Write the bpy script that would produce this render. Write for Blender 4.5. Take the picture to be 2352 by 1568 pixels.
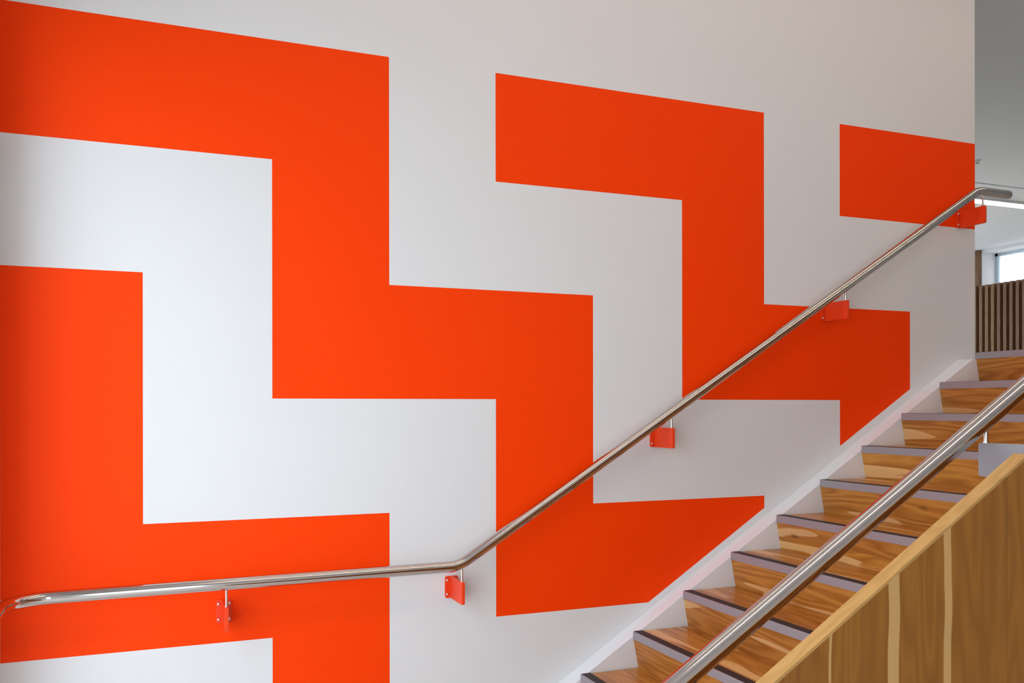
import bpy, bmesh, math, random
from mathutils import Vector, Matrix

random.seed(4)
S = bpy.context.scene
for o in list(bpy.data.objects):
    bpy.data.objects.remove(o, do_unlink=True)
COL = S.collection

# ------------------------------------------------------------------ units
U = 0.5            # one mural module in metres; plan coordinates below are in modules
Z0 = 3.243         # modules from the lower floor up to the mural's zero line
def P(x, y, z):
    return Vector((x * U, y * U, (z + Z0) * U))

# ------------------------------------------------------------------ camera
F_PX, YAW, ROLL, CY = 2049.03, 0.3817, -0.0012, 936.14
cd = bpy.data.cameras.new('camera')
cam = bpy.data.objects.new('camera', cd)
COL.objects.link(cam)
cd.sensor_fit = 'HORIZONTAL'; cd.sensor_width = 36.0
cd.lens = F_PX / 2352 * 36.0
cd.shift_y = (CY - 784.0) / 2352
cd.clip_start = 0.05; cd.clip_end = 200
fw = Vector((math.sin(YAW), math.cos(YAW), 0))
r0 = Vector((math.cos(YAW), -math.sin(YAW), 0)); u0 = r0.cross(fw)
rt = r0 * math.cos(ROLL) + u0 * math.sin(ROLL); up = rt.cross(fw)
M = Matrix((rt, up, -fw)).transposed().to_4x4()
M.translation = P(-2.9188, -7.6697, -0.0795)
cam.matrix_world = M
S.camera = cam

# ------------------------------------------------------------------ exposure, world, daylight
S.view_settings.view_transform = 'Standard'
S.view_settings.look = 'None'
S.view_settings.exposure = 0.19
S.view_settings.gamma = 1.0
S.view_settings.use_curve_mapping = False
WORLD_STRENGTH = 3.75
w = bpy.data.worlds.new('sky'); S.world = w; w.use_nodes = True
bg = w.node_tree.nodes['Background']
bg.inputs[0].default_value = (0.77, 0.89, 1.0, 1); bg.inputs[1].default_value = WORLD_STRENGTH
LAMP_STAIR = 12.0
LAMP_LANDING = 20.0

def portal(name, loc, sx, sy, rot):
    ld = bpy.data.lights.new(name, 'AREA'); ld.shape = 'RECTANGLE'
    ld.size = sx; ld.size_y = sy; ld.cycles.is_portal = True
    o = bpy.data.objects.new(name, ld); COL.objects.link(o)
    o.location = loc; o.rotation_euler = rot
    return o
# the glazed side of the hall, left of and behind the camera: daylight enters there
WY0, WY1, WZ0, WZ1 = -0.55, -9.5, -3.1, 2.9
WX0, WX1 = -3.5, -1.5                 # window in the wall behind the camera
portal('window_daylight', P(-4.1, (WY0 + WY1) / 2, (WZ0 + WZ1) / 2), (WZ1 - WZ0) * U, (WY0 - WY1) * U, (0, -math.pi / 2, 0))
portal('window_daylight_front', P((WX0 + WX1) / 2, -12.05, (WZ0 + WZ1) / 2), (WX1 - WX0) * U, (WZ1 - WZ0) * U, (math.pi / 2, 0, math.pi))
XE = 24.80
RX0, RX1 = 9.0, 23.0                 # unseen window added in the upper room's rear wall to brighten its ceiling
portal('added_window_daylight_rear', P((RX0 + RX1) / 2, 18.3, 3.0), (RX1 - RX0) * U, 4.5 * U, (-math.pi / 2, 0, 0))
portal('window_daylight_upper', P(XE + .9, 10.7, 4.9), 1.2 * U, 10.4 * U, (0, math.pi / 2, 0))

# ------------------------------------------------------------------ helpers
def tag(o, label=None, cat=None, group=None, kind=None):
    if label: o['label'] = label
    if cat: o['category'] = cat
    if group: o['group'] = group
    if kind: o['kind'] = kind
    return o
def empty(name, loc=(0, 0, 0)):
    o = bpy.data.objects.new(name, None); COL.objects.link(o); o.location = loc
    o.empty_display_size = .1
    return o
def link(name, bm, mats, parent=None, smooth=False, bevel=0.0, segs=2, loc=None):
    bmesh.ops.recalc_face_normals(bm, faces=bm.faces[:])
    me = bpy.data.meshes.new(name)
    if loc is not None:
        bmesh.ops.translate(bm, verts=bm.verts[:], vec=-Vector(loc))
    bm.to_mesh(me); bm.free()
    for m in (mats if isinstance(mats, (list, tuple)) else [mats]):
        me.materials.append(m)
    o = bpy.data.objects.new(name, me); COL.objects.link(o)
    if loc is not None: o.location = loc
    if smooth:
        for p in me.polygons: p.use_smooth = True
        me.set_sharp_from_angle(angle=math.radians(40))
    if parent is not None:
        o.parent = parent
        o.matrix_parent_inverse = Matrix.Identity(4)
        o.location = Vector(o.location) - Vector(parent_loc(parent))
    if bevel:
        b = o.modifiers.new('bevel', 'BEVEL'); b.width = bevel; b.segments = segs
        b.limit_method = 'ANGLE'; b.angle_limit = math.radians(40); b.harden_normals = False
    return o
def parent_loc(o):
    v = Vector(o.location)
    while o.parent is not None:
        o = o.parent; v = v + Vector(o.location)
    return v
def box(bm, a, b, mi=0):
    """a, b opposite corners in metres"""
    x0, x1 = sorted((a[0], b[0])); y0, y1 = sorted((a[1], b[1])); z0, z1 = sorted((a[2], b[2]))
    v = [bm.verts.new(c) for c in ((x0, y0, z0), (x1, y0, z0), (x1, y1, z0), (x0, y1, z0),
                                   (x0, y0, z1), (x1, y0, z1), (x1, y1, z1), (x0, y1, z1))]
    for f in ((0, 3, 2, 1), (4, 5, 6, 7), (0, 1, 5, 4), (1, 2, 6, 5), (2, 3, 7, 6), (3, 0, 4, 7)):
        bm.faces.new([v[i] for i in f]).material_index = mi
def mbox(bm, a, b, mi=0):
    box(bm, P(*a), P(*b), mi)
def prism_xz(bm, pts, y0, y1, mi=0):
    """polygon in the wall's x-z plane, extruded between two y's (modules)"""
    A = [bm.verts.new(P(x, y0, z)) for x, z in pts]
    B = [bm.verts.new(P(x, y1, z)) for x, z in pts]
    n = len(pts)
    bm.faces.new(A).material_index = mi
    bm.faces.new(B[::-1]).material_index = mi
    for i in range(n):
        j = (i + 1) % n
        bm.faces.new((A[i], B[i], B[j], A[j])).material_index = mi
def fillet(path, rad, n=10):
    """round each inner corner of a polyline (metres)"""
    out = [path[0]]
    for i in range(1, len(path) - 1):
        a, b, c = path[i - 1], path[i], path[i + 1]
        d1 = (a - b).normalized(); d2 = (c - b).normalized()
        ang = d1.angle(d2); r = rad[i - 1] if isinstance(rad, (list, tuple)) else rad
        t = r / math.tan(ang / 2)
        t = min(t, (a - b).length * .48, (c - b).length * .48)
        r = t * math.tan(ang / 2)
        bis = (d1 + d2).normalized(); cen = b + bis * (r / math.sin(ang / 2))
        s = b + d1 * t - cen; e = b + d2 * t - cen
        tot = s.angle(e); ax = s.cross(e).normalized()
        for k in range(n + 1):
            out.append(cen + Matrix.Rotation(tot * k / n, 3, ax) @ s)
    out.append(path[-1])
    return out
def tube(bm, path, r, seg=32, cap_bevel=0.0):
    rings = []
    pts = list(path); radii = [r] * len(pts)
    if cap_bevel:
        for end in (0, -1):
            a, b = (pts[0], pts[1]) if end == 0 else (pts[-1], pts[-2])
            d = (b - a).normalized()
            new = []
            for k in range(5):
                t = k / 4 * math.pi / 2
                new.append((a + d * cap_bevel * (1 - math.sin(t)), r - cap_bevel * (1 - math.cos(t)) if k else r))
            new = [(a + d * cap_bevel * (1 - math.sin(k / 4 * math.pi / 2)), r - cap_bevel * (1 - math.cos(k / 4 * math.pi / 2))) for k in range(5)]
            if end == 0:
                pts = [n[0] for n in new[::-1]] + pts[1:]; radii = [n[1] for n in new[::-1]] + radii[1:]
            else:
                pts = pts[:-1] + [n[0] for n in new]; radii = radii[:-1] + [n[1] for n in new]
    up = None
    for i, p in enumerate(pts):
        if i == 0: t = pts[1] - pts[0]
        elif i == len(pts) - 1: t = pts[-1] - pts[-2]
        else: t = (pts[i + 1] - pts[i]).normalized() + (pts[i] - pts[i - 1]).normalized()
        t.normalize()
        if up is None:
            up = Vector((0, 0, 1)) if abs(t.z) < .9 else Vector((0, 1, 0))
        up = (up - t * up.dot(t)).normalized(); sd = t.cross(up)
        rings.append([bm.verts.new(p + (up * math.cos(q) + sd * math.sin(q)) * radii[i])
                      for q in (2 * math.pi * k / seg for k in range(seg))])
    for a, b in zip(rings, rings[1:]):
        for k in range(seg):
            bm.faces.new((a[k], a[(k + 1) % seg], b[(k + 1) % seg], b[k]))
    bm.faces.new(rings[0][::-1]); bm.faces.new(rings[-1])

# ------------------------------------------------------------------ materials
def new_mat(name):
    m = bpy.data.materials.new(name); m.use_nodes = True
    nt = m.node_tree; b = nt.nodes['Principled BSDF']
    return m, nt, b
class NB:
    def __init__(s, nt): s.nt = nt; s.L = nt.links
    def n(s, t, **k):
        x = s.nt.nodes.new(t)
        for a, v in k.items(): setattr(x, a, v)
        return x
    def put(s, sock, v):
        if isinstance(v, (int, float, tuple, list)): sock.default_value = v
        else: s.L.new(v, sock)
    def math(s, op, a, b=None, c=None, clamp=False):
        x = s.n('ShaderNodeMath', operation=op, use_clamp=clamp)
        for i, v in enumerate((a, b, c)):
            if v is not None: s.put(x.inputs[i], v)
        return x.outputs[0]
    def noise(s, vec, scale, detail=3, rough=.55, dist=0.0):
        x = s.n('ShaderNodeTexNoise'); s.put(x.inputs['Vector'], vec)
        x.inputs['Scale'].default_value = scale; x.inputs['Detail'].default_value = detail
        x.inputs['Roughness'].default_value = rough; x.inputs['Distortion'].default_value = dist
        return x.outputs['Fac']
    def mix(s, f, a, b, mode='MIX'):
        x = s.n('ShaderNodeMix', data_type='RGBA', blend_type=mode)
        s.put(x.inputs[0], f); s.put(x.inputs[6], a); s.put(x.inputs[7], b)
        return x.outputs[2]
    def range(s, v, a, b, c, d, smooth=False):
        x = s.n('ShaderNodeMapRange'); x.interpolation_type = 'SMOOTHSTEP' if smooth else 'LINEAR'
        s.put(x.inputs[0], v)
        for i, q in enumerate((a, b, c, d)): x.inputs[i + 1].default_value = q
        return x.outputs[0]
    def comb(s, x_, y_, z_):
        x = s.n('ShaderNodeCombineXYZ')
        for i, q in enumerate((x_, y_, z_)): s.put(x.inputs[i], q)
        return x.outputs[0]

def paint(name, col, rough=.55, spec=.35, bump=.04, scale=160):
    m, nt, b = new_mat(name); N = NB(nt)
    tc = N.n('ShaderNodeTexCoord').outputs['Object']
    f = N.noise(tc, 1.3, 3)
    c2 = tuple(min(1, c * 1.02) for c in col[:3]) + (1,)
    c1 = tuple(c * .985 for c in col[:3]) + (1,)
    N.put(b.inputs['Base Color'], N.mix(f, c1, c2))
    b.inputs['Roughness'].default_value = rough
    b.inputs['Specular IOR Level'].default_value = spec
    if bump:
        bp = N.n('ShaderNodeBump'); bp.inputs['Strength'].default_value = bump; bp.inputs['Distance'].default_value = .001
        N.put(bp.inputs['Height'], N.noise(tc, scale, 3)); N.put(b.inputs['Normal'], bp.outputs[0])
    return m
def metal(name, col, rough, aniso=0.0, bump_axis=None):
    m, nt, b = new_mat(name); N = NB(nt)
    tc = N.n('ShaderNodeTexCoord').outputs['Object']
    b.inputs['Metallic'].default_value = 1.0
    N.put(b.inputs['Base Color'], N.mix(N.noise(tc, 6, 4), tuple(c * .94 for c in col) + (1,), tuple(col) + (1,)))
    b.inputs['Roughness'].default_value = rough
    return m
def wood(name, grain, across, board, dark, mid, pale, sap=.60, knots=True, bands=None, spec=.4, rough=.38, perobj=True, sapsharp=.012):
    """grain/across are axis indices; board = board width in metres"""
    m, nt, b = new_mat(name); N = NB(nt)
    tc = N.n('ShaderNodeTexCoord').outputs['Object']
    sp = N.n('ShaderNodeSeparateXYZ'); N.put(sp.inputs[0], tc)
    oi = N.n('ShaderNodeObjectInfo').outputs['Random']
    g = sp.outputs[grain]; a = sp.outputs[across]; third = sp.outputs[3 - grain - across]
    if perobj:
        off = N.math('MULTIPLY', oi, 37.0)
    else:
        off = 0.0
    ash = N.math('ADD', a, N.math('MULTIPLY', off, .071) if perobj else 0.0)
    bi = N.math('FLOOR', N.math('DIVIDE', ash, board))
    wn = N.n('ShaderNodeTexWhiteNoise', noise_dimensions='2D')
    N.put(wn.inputs['Vector'], N.comb(bi, off, 0.0)); tone = wn.outputs['Value']
    gs = N.math('ADD', N.math('ADD', g, off), N.math('MULTIPLY', tone, 9.0))
    # broad figure
    v1 = N.comb(N.math('MULTIPLY', gs, .9), N.math('MULTIPLY', ash, 7.0), N.math('MULTIPLY', third, 5.0))
    wob = N.noise(v1, 1.0, 2)
    rings = N.math('FRACT', N.math('MULTIPLY', N.math('ADD', wob, N.math('MULTIPLY', ash, .5)), 9.0))
    rings = N.math('MULTIPLY', N.math('ABSOLUTE', N.math('SUBTRACT', rings, .5)), 2.0)
    v2 = N.comb(N.math('MULTIPLY', gs, 4.0), N.math('MULTIPLY', ash, 220.0), N.math('MULTIPLY', third, 90.0))
    fine = N.noise(v2, 1.0, 3)
    f = N.math('ADD', N.math('MULTIPLY', rings, .48), N.math('MULTIPLY', fine, .52))
    col = N.mix(N.range(f, .15, .85, 0, 1), dark, mid)
    # pale sapwood, sharply edged
    v3 = N.comb(N.math('MULTIPLY', gs, 1.1), N.math('MULTIPLY', ash, 10.0), N.math('MULTIPLY', third, 3.0))
    sf = N.noise(v3, 1.0, 1.5)
    col = N.mix(N.math('MULTIPLY', N.range(sf, sap, sap + sapsharp, 0, 1, True), .72), col, pale)
    if bands:
        wz = N.math('MULTIPLY', N.math('SUBTRACT', N.noise(N.comb(0.0, 0.0, N.math('MULTIPLY', g, 2.2)), 1.0, 2), .5), .035)
        aw = N.math('ADD', a, wz)
        tot = None
        for c, hw in bands:
            q = N.range(N.math('ABSOLUTE', N.math('SUBTRACT', aw, c)), hw - .0015, hw + .0015, 1, 0)
            tot = q if tot is None else N.math('MAXIMUM', tot, q)
        col = N.mix(N.math('MULTIPLY', tot, .8), col, pale)
    if knots:
        vo = N.n('ShaderNodeTexVoronoi'); vo.inputs['Scale'].default_value = 1.0
        N.put(vo.inputs['Vector'], N.comb(N.math('MULTIPLY', gs, 2.2), N.math('MULTIPLY', ash, 7.0), N.math('MULTIPLY', third, 6.0)))
        k = N.range(vo.outputs['Distance'], .03, .10, 1, 0, True)
        col = N.mix(N.math('MULTIPLY', k, .6), col, tuple(c * .35 for c in dark[:3]) + (1,))
    hs = N.n('ShaderNodeHueSaturation'); N.put(hs.inputs['Color'], col)
    N.put(hs.inputs['Value'], N.range(tone, 0, 1, .86, 1.14)); N.put(hs.inputs['Hue'], N.range(tone, 0, 1, .494, .504))
    # joint between boards
    fr = N.math('FRACT', N.math('DIVIDE', ash, board))
    edge = N.math('MINIMUM', fr, N.math('SUBTRACT', 1.0, fr))
    j = N.range(N.math('MULTIPLY', edge, board), 0.0, .0011, 1, 0)
    out = N.mix(N.math('MULTIPLY', j, .45), hs.outputs[0], tuple(c * .4 for c in dark[:3]) + (1,))
    N.put(b.inputs['Base Color'], out)
    N.put(b.inputs['Roughness'], N.range(fine, .2, .8, rough - .05, rough + .08))
    b.inputs['Specular IOR Level'].default_value = spec
    bp = N.n('ShaderNodeBump'); bp.inputs['Strength'].default_value = .12; bp.inputs['Distance'].default_value = .0006
    N.put(bp.inputs['Height'], fine); N.put(b.inputs['Normal'], bp.outputs[0])
    return m

WHITE = paint('white_wall_paint', (.74, .735, .725), .6, .3)
ORANGE = paint('orange_wall_paint', (.98, .052, .0), .55, .10)
BRACKET = paint('orange_bracket_paint', (.80, .052, .008), .42, .3, bump=.02)
WHITE_TRIM = paint('white_stringer_paint', (.76, .78, .80), .45, .4)
CEIL = paint('ceiling_paint', (.82, .82, .83), .8, .2)
STEEL = metal('brushed_steel', (.60, .56, .525), .095)
SCREW = metal('steel_screw', (.75, .74, .70), .22)
NOSE = paint('zinc_nosing', (.33, .30, .315), .45, .5, bump=0)
NOSE.node_tree.nodes['Principled BSDF'].inputs['Metallic'].default_value = .25
GREYPLATE = paint('grey_bracket_paint', (.25, .235, .245), .42, .5, bump=.02)
GRIP = paint('dark_rubber_grip', (.022, .014, .015), .6, .4, bump=.3, scale=900)
DK, MD, PL = (.29, .096, .011, 1), (.56, .24, .045, 1), (.76, .47, .20, 1)
W_TREAD = wood('hickory_tread', 1, 0, .095, DK, MD, PL, sap=.585, knots=False, rough=.30, spec=.5)
W_RISER = wood('hickory_riser', 1, 2, .40, DK, MD, PL, sap=.60, rough=.42)
W_PANEL = wood('hickory_panel', 2, 0, .62, (.215, .074, .008, 1), (.31, .116, .016, 1), (.56, .33, .13, 1), sap=.72, perobj=False,
               bands=[(.072 * U, .0035), (.465 * U, .0175), (.822 * U, .0125)], rough=.42)
W_CAP_LIT = wood('hickory_edge_lit', 0, 1, .30, (.40, .21, .060, 1), (.50, .28, .092, 1), (.60, .42, .22, 1), sap=.64, knots=False, rough=.42)  # same wood as the panel; light from above is put into the colour
W_SLAT = wood('brown_slats', 2, 1, .30, (.13, .058, .023, 1), (.19, .10, .045, 1), (.21, .12, .06, 1), sap=.7, knots=False, rough=.6)
FLOORM = paint('pale_floor', (.60, .58, .55), .35, .4)

def emissive(name, col, strength):
    m, nt, b = new_mat(name)
    b.inputs['Base Color'].default_value = (.8, .8, .8, 1)
    b.inputs['Emission Color'].default_value = tuple(col) + (1,)
    b.inputs['Emission Strength'].default_value = strength
    return m
LED_STAIR = emissive('led_diffuser_stair', (1.0, .71, .49), LAMP_STAIR)
LED_LAND = emissive('led_diffuser_landing', (1.0, .93, .80), LAMP_LANDING)

# ------------------------------------------------------------------ structure
ZF, ZL, ZC = -3.243, .542, 5.6      # lower floor, upper landing, ceiling (modules)
XL, XW = -3.995, 6.0                # hall's left wall, far end of the painted wall
YF = -12.0                          # wall behind the camera

# painted wall: mural cells, orange where the pattern is; cut parallel to the stair
ORG = {-4: [(2, 3), (-2, 1)], -3: [(2, 3), (-2, -1)], -2: [(0, 3), (-4, -1)], -1: [(0, 1)],
       0: [(2, 3), (-2, 1)], 1: [(2, 3), (-2, -1)], 2: [(0, 3), (-2, -1)], 3: [(0, 1)],
       4: [(2, 3), (-2, 1)], 5: [(2, 3)]}
ORG[-1] = [(0, 1)]
CUT = lambda x: -1.997 + (x - 1.611) * .6265
def clip(poly, above):
    out = []
    f = lambda p: (p[1] - CUT(p[0])) * (1 if above else -1)
    for i in range(len(poly)):
        a, b = poly[i], poly[(i + 1) % len(poly)]; fa, fb = f(a), f(b)
        if fa >= 0: out.append(a)
        if (fa > 0 and fb < 0) or (fa < 0 and fb > 0):
            t = fa / (fa - fb); out.append((a[0] + (b[0] - a[0]) * t, a[1] + (b[1] - a[1]) * t))
    return out
bm = bmesh.new()
zs_ = [ZF, -3, -2, -1, 0, 1, 2, 3, 4, ZC]
for k in range(-4, 6):
    xa, xb = max(k, XL), min(k + 1, XW)
    for za, zb in zip(zs_, zs_[1:]):
        org = any(lo - 1e-6 <= za and zb <= hi + 1e-6 or (lo <= -4 and zb <= hi and za >= ZF) for lo, hi in ORG[k])
        cell = [(xa, za), (xb, za), (xb, zb), (xa, zb)]
        if not org: parts = [(cell, 0)]
        else: parts = [(clip(cell, True), 1), (clip(cell, False), 0)] if k >= 0 else [(cell, 1)]
        for poly, mi in parts:
            if len(poly) >= 3:
                bm.faces.new([bm.verts.new(P(x, 0, z)) for x, z in poly]).material_index = mi
bmesh.ops.remove_doubles(bm, verts=bm.verts[:], dist=1e-5)
for f in bm.faces:
    f.normal_update()
    if f.normal.y > 0: f.normal_flip()
# the rest of the slab (ends, back, top, bottom)
for q in ([(XW, 0, ZF), (XW, .4, ZF), (XW, .4, ZC), (XW, 0, ZC)], [(XL, 0, ZF), (XL, 0, ZC), (XL, .4, ZC), (XL, .4, ZF)],
          [(XL, .4, ZF), (XL, .4, ZC), (XW, .4, ZC), (XW, .4, ZF)]):
    bm.faces.new([bm.verts.new(P(*c)) for c in q]).material_index = 0
me = bpy.data.meshes.new('wall_back'); bm.to_mesh(me); bm.free()
me.materials.append(WHITE); me.materials.append(ORANGE)
wb = bpy.data.objects.new('wall_back', me); COL.objects.link(wb); tag(wb, kind='structure')

def struct(name, boxes, m, parent=None, bevel=0):
    bm = bmesh.new()
    for a, b in boxes: mbox(bm, a, b)
    o = link(name, bm, m, parent, bevel=bevel)
    if parent is None: o['kind'] = 'structure'
    return o
struct('wall_left', [((XL, .4, ZF), (XL - .5, WY0, ZC)), ((XL, WY1, ZF), (XL - .5, YF, ZC)),
                     ((XL, WY0, ZF), (XL - .5, WY1, WZ0)), ((XL, WY0, WZ1), (XL - .5, WY1, ZC))], WHITE)
struct('wall_front', [((XL - .5, YF, ZF), (WX0, YF - .4, ZC)), ((WX1, YF, ZF), (XE + 1.2, YF - .4, ZC)),
                      ((WX0, YF, ZF), (WX1, YF - .4, WZ0)), ((WX0, YF, WZ1), (WX1, YF - .4, ZC))], WHITE)
struct('wall_rear', [((XW - .4, 18.0, ZF), (RX0, 18.4, ZC)), ((RX1, 18.0, ZF), (XE + 1.2, 18.4, ZC)),
                     ((RX0, 18.0, ZF), (RX1, 18.4, .75)), ((RX0, 18.0, 5.2), (RX1, 18.4, ZC))], WHITE)
struct('wall_side', [((XW - .4, .4, ZF), (XW, 18.0, ZC))], WHITE)
struct('ceiling', [((XL - .5, YF - .4, ZC), (XE + 1.2, 8.86, ZC + .5)), ((XL - .5, 8.94, ZC), (XE + 1.2, 18.4, ZC + .5)),
                   ((XL - .5, 8.86, ZC + .25), (XE + 1.2, 8.94, ZC + .5))], CEIL)
struct('floor', [((XL - .5, YF - .4, ZF - .3), (XE + 1.2, .4, ZF))], FLOORM)
NX, NZ, GO, RI = .7584, -2.555, .5569, .3441      # nosing line: first visible nosing, going, rise
xk = lambda k: NX + GO * k
zk = lambda k: NZ + RI * k
SK = .21                                          # stringer thickness = left end of the treads
YI, YO = -4.20, -4.29                             # balustrade faces
struct('floor_upper', [((xk(9) + .12, YI, ZL - .3), (XW + .02, -SK, ZL - .004)), ((XW + .02, YI, ZL - .3), (XE, 0, ZL - .004)), ((XW + .02, 0, ZL - .3), (XE, 18.0, ZL - .004))], FLOORM)

# glazed wall beside the camera
wf = empty('window_1', P(XL - .25, (WY0 + WY1) / 2, WZ0)); tag(wf, kind='structure')
bm = bmesh.new()
n = 5
for i in range(n + 1):
    y = WY0 + (WY1 - WY0) * i / n
    y = min(max(y, WY1 + .06), WY0 - .06)
    mbox(bm, (XL - .32, y - .05, WZ0), (XL - .18, y + .05, WZ1))
for z in (WZ0 + .05, WZ1 - .05):
    mbox(bm, (XL - .32, WY1, z - .05), (XL - .18, WY0, z + .05))
link('window_frame', bm, paint('white_window_frame', (.75, .77, .8), .4), wf)

w3 = empty('window_3', P((WX0 + WX1) / 2, YF - .25, WZ0)); tag(w3, kind='structure')
bm = bmesh.new()
for x in (WX0 + .06, (WX0 + WX1) / 2, WX1 - .06): mbox(bm, (x - .05, YF - .32, WZ0), (x + .05, YF - .18, WZ1))
for z in (WZ0 + .05, WZ1 - .05): mbox(bm, (WX0, YF - .32, z - .05), (WX1, YF - .18, z + .05))
link('window_frame', bm, bpy.data.materials['white_window_frame'], w3)

w4 = empty('added_window_4', P((RX0 + RX1) / 2, 18.2, 1.2)); tag(w4, kind='structure')  # frame of the added rear window, out of view
bm = bmesh.new()
for i in range(6): mbox(bm, (RX0 + .05 + (RX1 - RX0 - .1) * i / 5 - .05, 18.15, 1.2), (RX0 + .05 + (RX1 - RX0 - .1) * i / 5 + .05, 18.25, 5.2))
for z in (1.25, 5.15): mbox(bm, (RX0, 18.15, z - .05), (RX1, 18.25, z + .05))
link('window_frame', bm, bpy.data.materials['white_window_frame'], w4)

# far wall of the upper room: high window over a slatted wooden wall
WS, WH, JY, OPY = 4.29, 5.50, 15.92, 5.6
struct('wall_right', [((XE + .06, 18.0, ZF), (XE + 1.0, JY, ZC)), ((XE + .06, JY, ZF), (XE + 1.0, OPY, WS)),
                      ((XE + .06, JY, WH), (XE + 1.0, OPY, ZC)), ((XE + .06, OPY, ZF), (XE + 1.0, YF, ZC))], WHITE)
bm = bmesh.new()
mbox(bm, (XE + .055, 17.9, ZL), (XE + .03, OPY, WS))
y = 16.6
while y > OPY:
    mbox(bm, (XE + .03, y, ZL), (XE - .16, y - .125, WS)); y -= .245
mbox(bm, (XE + .055, 17.9, WS), (XE - .06, JY + .03, WH + .09))
sw = link('slatted_wall_panel', bm, W_SLAT, loc=P(XE, 12, ZL))
tag(sw, 'brown vertical wooden slats cladding the upper landing wall under the high window', 'wall cladding')
w2 = empty('window_2', P(XE + .8, 10.7, WS)); tag(w2, kind='structure')
FRW = paint('pale_blue_window_frame', (.55, .68, .74), .4)
bm = bmesh.new()
mbox(bm, (XE + .82, JY, WS), (XE + .72, JY - .10, WH)); mbox(bm, (XE + .82, OPY, WS), (XE + .72, OPY + .10, WH))
mbox(bm, (XE + .82, JY, WH - .10), (XE + .72, OPY, WH)); mbox(bm, (XE + .82, JY, WS), (XE + .72, OPY, WS + .04))
for y in (12.6, 9.2): mbox(bm, (XE + .82, y, WS), (XE + .72, y - .1, WH))
link('window_frame', bm, FRW, w2)
bm = bmesh.new(); mbox(bm, (XE + .78, JY - .1, WS + .04), (XE + .765, OPY + .1, WH - .10))
gm, gnt, gb = new_mat('window_glass')
gb.inputs['Base Color'].default_value = (1, .98, .98, 1); gb.inputs['Roughness'].default_value = 0
gb.inputs['Transmission Weight'].default_value = 1; gb.inputs['IOR'].default_value = 1.01
link('window_pane', bm, gm, w2)
# pale pink house across the street, seen through the high window
bm = bmesh.new(); mbox(bm, (XE + 22, 46, ZF - 6), (XE + 34, -20, ZF + 22))
bl = link('building', bm, paint('pale_pink_render', (.43, .345, .335), .8, .2), loc=P(XE + 22, 14, ZF - 6))
tag(bl, 'pale pink building facade seen outside through the high window', 'building')
bm = bmesh.new(); mbox(bm, (-120, -160, ZF - 6.2), (160, 160, ZF - 6.0))
g = link('ground', bm, paint('pale_paving', (.75, .75, .74), .8, .2)); g['kind'] = 'structure'

# ------------------------------------------------------------------ staircase
st = empty('staircase', P(xk(-1), -2.2, ZF))
tag(st, 'wooden staircase rising right with grey metal nosings and white stringer', 'staircase')
# stringer (skirting of the flight) against the painted wall
dz = .043
sl = RI / GO
zt = ZL - .075
x_end = xk(0) + (zt + dz - zk(0)) / sl
bm = bmesh.new()
prism_xz(bm, [(xk(-1) - .25, ZF), (xk(-1) - .25, zk(-1) - .25 * sl - dz), (x_end, zt), (XW - .005, zt), (XW - .005, zt - .5), (xk(1), ZF)], -.001, -SK)
link('stringer', bm, WHITE_TRIM, st, bevel=.002)
ZN = .073                                           # height of the nosing's front
for k in range(-1, 10):
    x, z = xk(k), zk(k)
    if k < 9:
        bm = bmesh.new()
        mbox(bm, (x + .098, -SK - .009, z - .075), (xk(k + 1) + .075, YI, z - .001))
        link('tread', bm, W_TREAD, st, loc=P(x + .25, -2.2, z - .04))
    # raked riser under this nosing
    bm = bmesh.new()
    zb = (zk(k - 1) if k > -1 else ZF) - .001
    prism_xz(bm, [(x + .004, z - ZN + .004), (x + .056, zb - .002), (x + .10, zb - .002), (x + .06, z - ZN + .004)], -SK, YI)
    link('riser', bm, W_RISER, st, loc=P(x + .03, -2.2, z - .2))
    bm = bmesh.new()
    prism_xz(bm, [(x, z - ZN), (x, z - .006), (x + .004, z), (x + .012, z), (x + .012, z - .008), (x + .098, z - .008), (x + .098, z - ZN)], -SK, YI)
    no = link('nosing', bm, NOSE, st, loc=P(x, -2.2, z))
    no['label'] = 'grey metal nosing'
    bm = bmesh.new(); mbox(bm, (x + .012, -SK, z - .008), (x + .098, YI, z + .003))
    gs_ = link('grip_strip', bm, GRIP, no, loc=P(x + .05, -2.2, z))
    gs_['label'] = 'dark anti-slip strip'

# ------------------------------------------------------------------ balustrade
BZ = lambda x: -1.192 + .6179 * x
ba = empty('balustrade', P(2.5, (YI + YO) / 2, ZF))
tag(ba, 'solid hickory balustrade panel in the foreground with pale sapwood streaks', 'balustrade')
e = .018
# notch where the grey rail bracket passes over the top
N0, N1, NZB = 1.395, 1.60, -.332
top = [(-1.95, BZ(-1.2)), (-1.2, BZ(-1.2)), (N0, BZ(N0)), (N0, NZB), (N1, NZB), (N1, BZ(N1)), (5.75, BZ(5.75)), (7.0, BZ(5.75))]
bm = bmesh.new()
prism_xz(bm, [(7.0, ZF + .001), (-1.95, ZF + .001)] + [(x, z - e) for x, z in top], YI, YO)
link('panel', bm, W_PANEL, ba, loc=P(0, (YI + YO) / 2, 0))
bm = bmesh.new()
segs_ = [(top[0], top[1]), (top[1], top[2]), (top[3], top[4]), (top[5], top[6]), (top[6], top[7])]
for a, b in segs_:
    prism_xz(bm, [(a[0], a[1] - e), (b[0], b[1] - e), b, a], YI, YO)
cp = link('top_edge', bm, W_CAP_LIT, ba, loc=P(0, (YI + YO) / 2, 0))
cp['label'] = 'wooden top edge coloured lighter as if lit from above'

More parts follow.
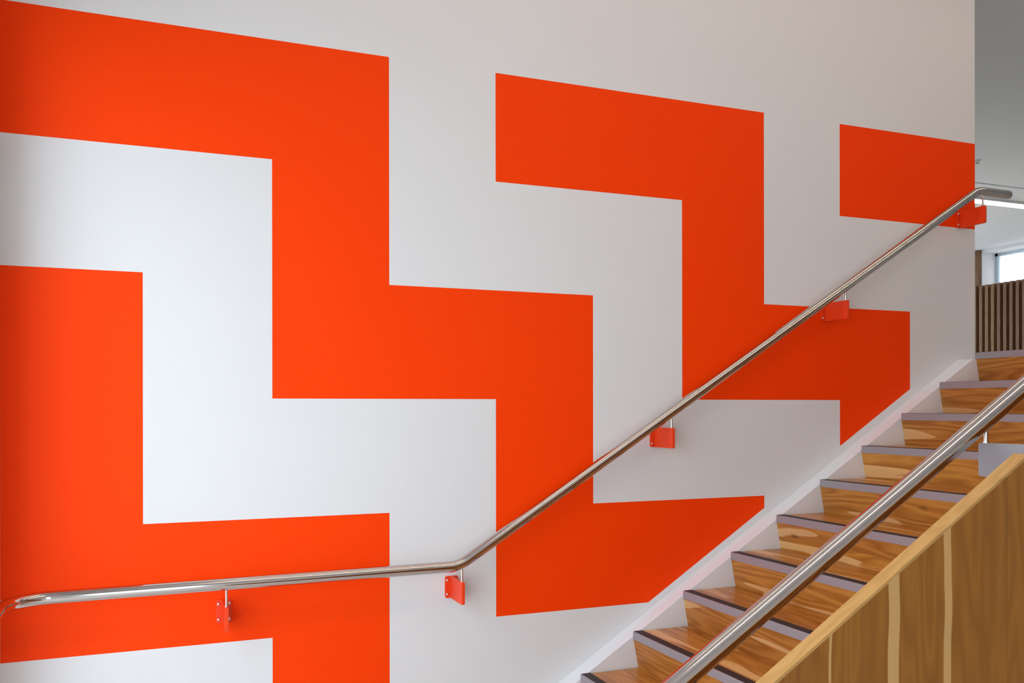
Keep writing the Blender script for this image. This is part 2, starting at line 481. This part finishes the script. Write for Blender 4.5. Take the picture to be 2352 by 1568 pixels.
# ------------------------------------------------------------------ handrails
def hand_rail_bracket(parent, xroot, yroot, ydir, ztop, zrail, mats, plate=True, flen=.345, post_r=.0105, yover=0.0):
    """fin standing out from a wall plate, with a steel post up to the rail. ydir = direction away from the wall"""
    fm, pm, sm = mats
    hh, ft = .195, .0285
    bm = bmesh.new()
    # wall plate with clipped corners
    c = .012; a = .061
    if plate:
        pts = [(-a + c, 0), (a - c, 0), (a, -c), (a, -hh + c), (a - c, -hh), (-a + c, -hh), (-a, -hh + c), (-a, -c)]
        prism_xz(bm, [(xroot + x, ztop + z) for x, z in pts], yroot + ydir * .0005, yroot + ydir * .017)
    # fin: rounded outer corners, in the y-z plane
    ya, yb = yroot - ydir * yover, yroot + ydir * flen
    prof = [(ya if yover else yroot + ydir * .016, ztop)]
    rr = .014
    for t in range(5):
        q = t / 4 * math.pi / 2
        prof.append((yb - ydir * rr * (1 - math.sin(q)), ztop - rr * (1 - math.cos(q))))
    for t in range(5):
        q = t / 4 * math.pi / 2
        prof.append((yb - ydir * rr * (1 - math.cos(q)), ztop - hh + rr * (1 - math.sin(q))))
    if yover:
        prof += [(yroot + ydir * .017, ztop - hh), (yroot + ydir * .004, ztop - .043), (ya, ztop - .043)]
    else:
        prof += [(yroot + ydir * .016, ztop - hh)]
    A = [bm.verts.new(P(xroot - ft / 2, y, z)) for y, z in prof]
    B = [bm.verts.new(P(xroot + ft / 2, y, z)) for y, z in prof]
    bm.faces.new(A); bm.faces.new(B[::-1])
    for i in range(len(prof)):
        j = (i + 1) % len(prof); bm.faces.new((A[i], B[i], B[j], A[j]))
    br = link('bracket', bm, fm, parent, bevel=.0012, segs=2, loc=P(xroot, yroot, ztop - hh / 2))
    bm = bmesh.new()
    yp = yroot + ydir * (flen - .040)
    tube(bm, [P(xroot, yp, ztop - .02), P(xroot, yp, zrail)], post_r * U, 16)
    tube(bm, [P(xroot, yp, ztop - .001), P(xroot, yp, ztop + .008)], post_r * 1.35 * U, 16)
    link('post', bm, pm, br, smooth=True, loc=P(xroot, yp, ztop))
    if plate:
        for sx in (-.041, .041):
            for szz in (-.035, -.16):
                bm = bmesh.new()
                mat = Matrix.Translation(P(xroot + sx, yroot + ydir * .017, ztop + szz)) @ Matrix.Diagonal((1, .75, 1, 1))
                bmesh.ops.create_uvsphere(bm, u_segments=16, v_segments=10, radius=.013 * U, matrix=mat)
                s_ = link('screw', bm, sm, br, smooth=True, loc=P(xroot + sx, yroot + ydir * .017, ztop + szz))
                s_['label'] = 'steel screw head'
    return br

RW = -.305                       # rail axis distance from the wall
rail = empty('handrail', P(1, RW, -1.455))
tag(rail, 'brushed steel handrail on orange brackets along the painted wall', 'handrail')
pts = [P(-3.915, -2.2, -1.474), P(-3.915, RW, -1.474), P(-.465, RW, -1.455), P(5.695, RW, 2.352), P(6.19, RW, 2.352)]
bm = bmesh.new(); tube(bm, fillet(pts, [.15, .16, .11], 12), .0485 * U, 40, cap_bevel=.012)
rt_ = link('rail_tube', bm, STEEL, rail, smooth=True, loc=P(1, RW, -1.455))
sr = (2.352 + 1.455) / (5.695 + .465)
zr = lambda x: -1.455 + (x + .465) * sr
for xr, zt_ in ((-2.39, -1.645), (-.434, -1.592), (1.684, -.274), (3.80, 1.040), (5.765, 2.190)):
    zz = -1.46 if xr < -.45 else (2.352 if xr > 5.7 else zr(xr))
    b_ = hand_rail_bracket(rail, xr, 0, -1, zt_, zz - .02, (BRACKET, SCREW, SCREW))
    b_['label'] = 'orange painted bracket'

NW = -3.90
rail2 = empty('handrail', P(2, NW, -.5))
tag(rail2, 'brushed steel handrail in the foreground above the wooden balustrade', 'handrail')
zn = lambda x: -1.110 + .6195 * x
pts = [P(-1.8, NW, zn(-1.2)), P(-1.2, NW, zn(-1.2)), P(5.72, NW, zn(5.72)), P(6.2, NW, zn(5.72))]
bm = bmesh.new(); tube(bm, fillet(pts, [.16, .11], 12), .0535 * U, 48, cap_bevel=.012)
link('rail_tube', bm, STEEL, rail2, smooth=True, loc=P(2, NW, -.5))
for xr, over in ((-.95, 0), (1.55, .09), (3.60, 0), (5.60, 0)):
    zt_ = zn(xr) - .168
    b_ = hand_rail_bracket(rail2, xr, YI + .001, 1, zt_ + .032 if over else zt_, zn(xr) - .02, (GREYPLATE, SCREW, SCREW), plate=not over,
                           flen=.34, post_r=.013, yover=.085 if over else 0)
    b_['label'] = 'grey painted bracket'

# ------------------------------------------------------------------ lamps and small ceiling items
def linear_light(x0, x1, y, width, m, label, drop=.06, group=None):
    ZC_ = ZC - .004
    t = empty('linear_light', P((x0 + x1) / 2, y, ZC_)); tag(t, label, 'ceiling light', group)
    bm = bmesh.new()
    for s in (-1, 1):
        mbox(bm, (x0 - .03, y + s * width / 2, ZC_), (x1 + .03, y + s * (width / 2 + .02), ZC_ - drop))
    for x in (x0 - .03, x1 + .01): mbox(bm, (x, y - width / 2, ZC_), (x + .02, y + width / 2, ZC_ - drop))
    mbox(bm, (x0, y - width / 2, ZC_), (x1, y + width / 2, ZC_ - drop * .5))
    link('housing', bm, CEIL, t)
    bm = bmesh.new(); mbox(bm, (x0, y - width / 2, ZC_ - drop * .5), (x1, y + width / 2, ZC_ - drop * .9))
    d = link('diffuser', bm, m, t); d['label'] = 'glowing white diffuser'
    return t
linear_light(13.0, 23.0, 10.2, .36, LED_LAND, 'long glowing linear ceiling light over the upper landing')
linear_light(-1.9, 9.5, -1.6, .13, LED_STAIR, 'linear ceiling light over the stair, nearer the painted wall', group='stair ceiling lights')
linear_light(-1.9, 9.5, -6.2, .30, LED_STAIR, 'linear ceiling light over the hall beside the balustrade', group='stair ceiling lights')

sp_ = empty('sprinkler_head', P(14.67, 7.39, ZC)); tag(sp_, 'small white sprinkler head on the grey ceiling by the wall end', 'sprinkler')
bm = bmesh.new(); tube(bm, [P(14.67, 7.39, ZC), P(14.67, 7.39, ZC - .02)], .07 * U, 20)
link('escutcheon', bm, WHITE_TRIM, sp_, smooth=True)
bm = bmesh.new(); tube(bm, [P(14.67, 7.39, ZC - .019), P(14.67, 7.39, ZC - .06)], .03 * U, 14); tube(bm, [P(14.67, 7.39, ZC - .06), P(14.67, 7.39, ZC - .07)], .05 * U, 14)
link('deflector', bm, SCREW, sp_, smooth=True)
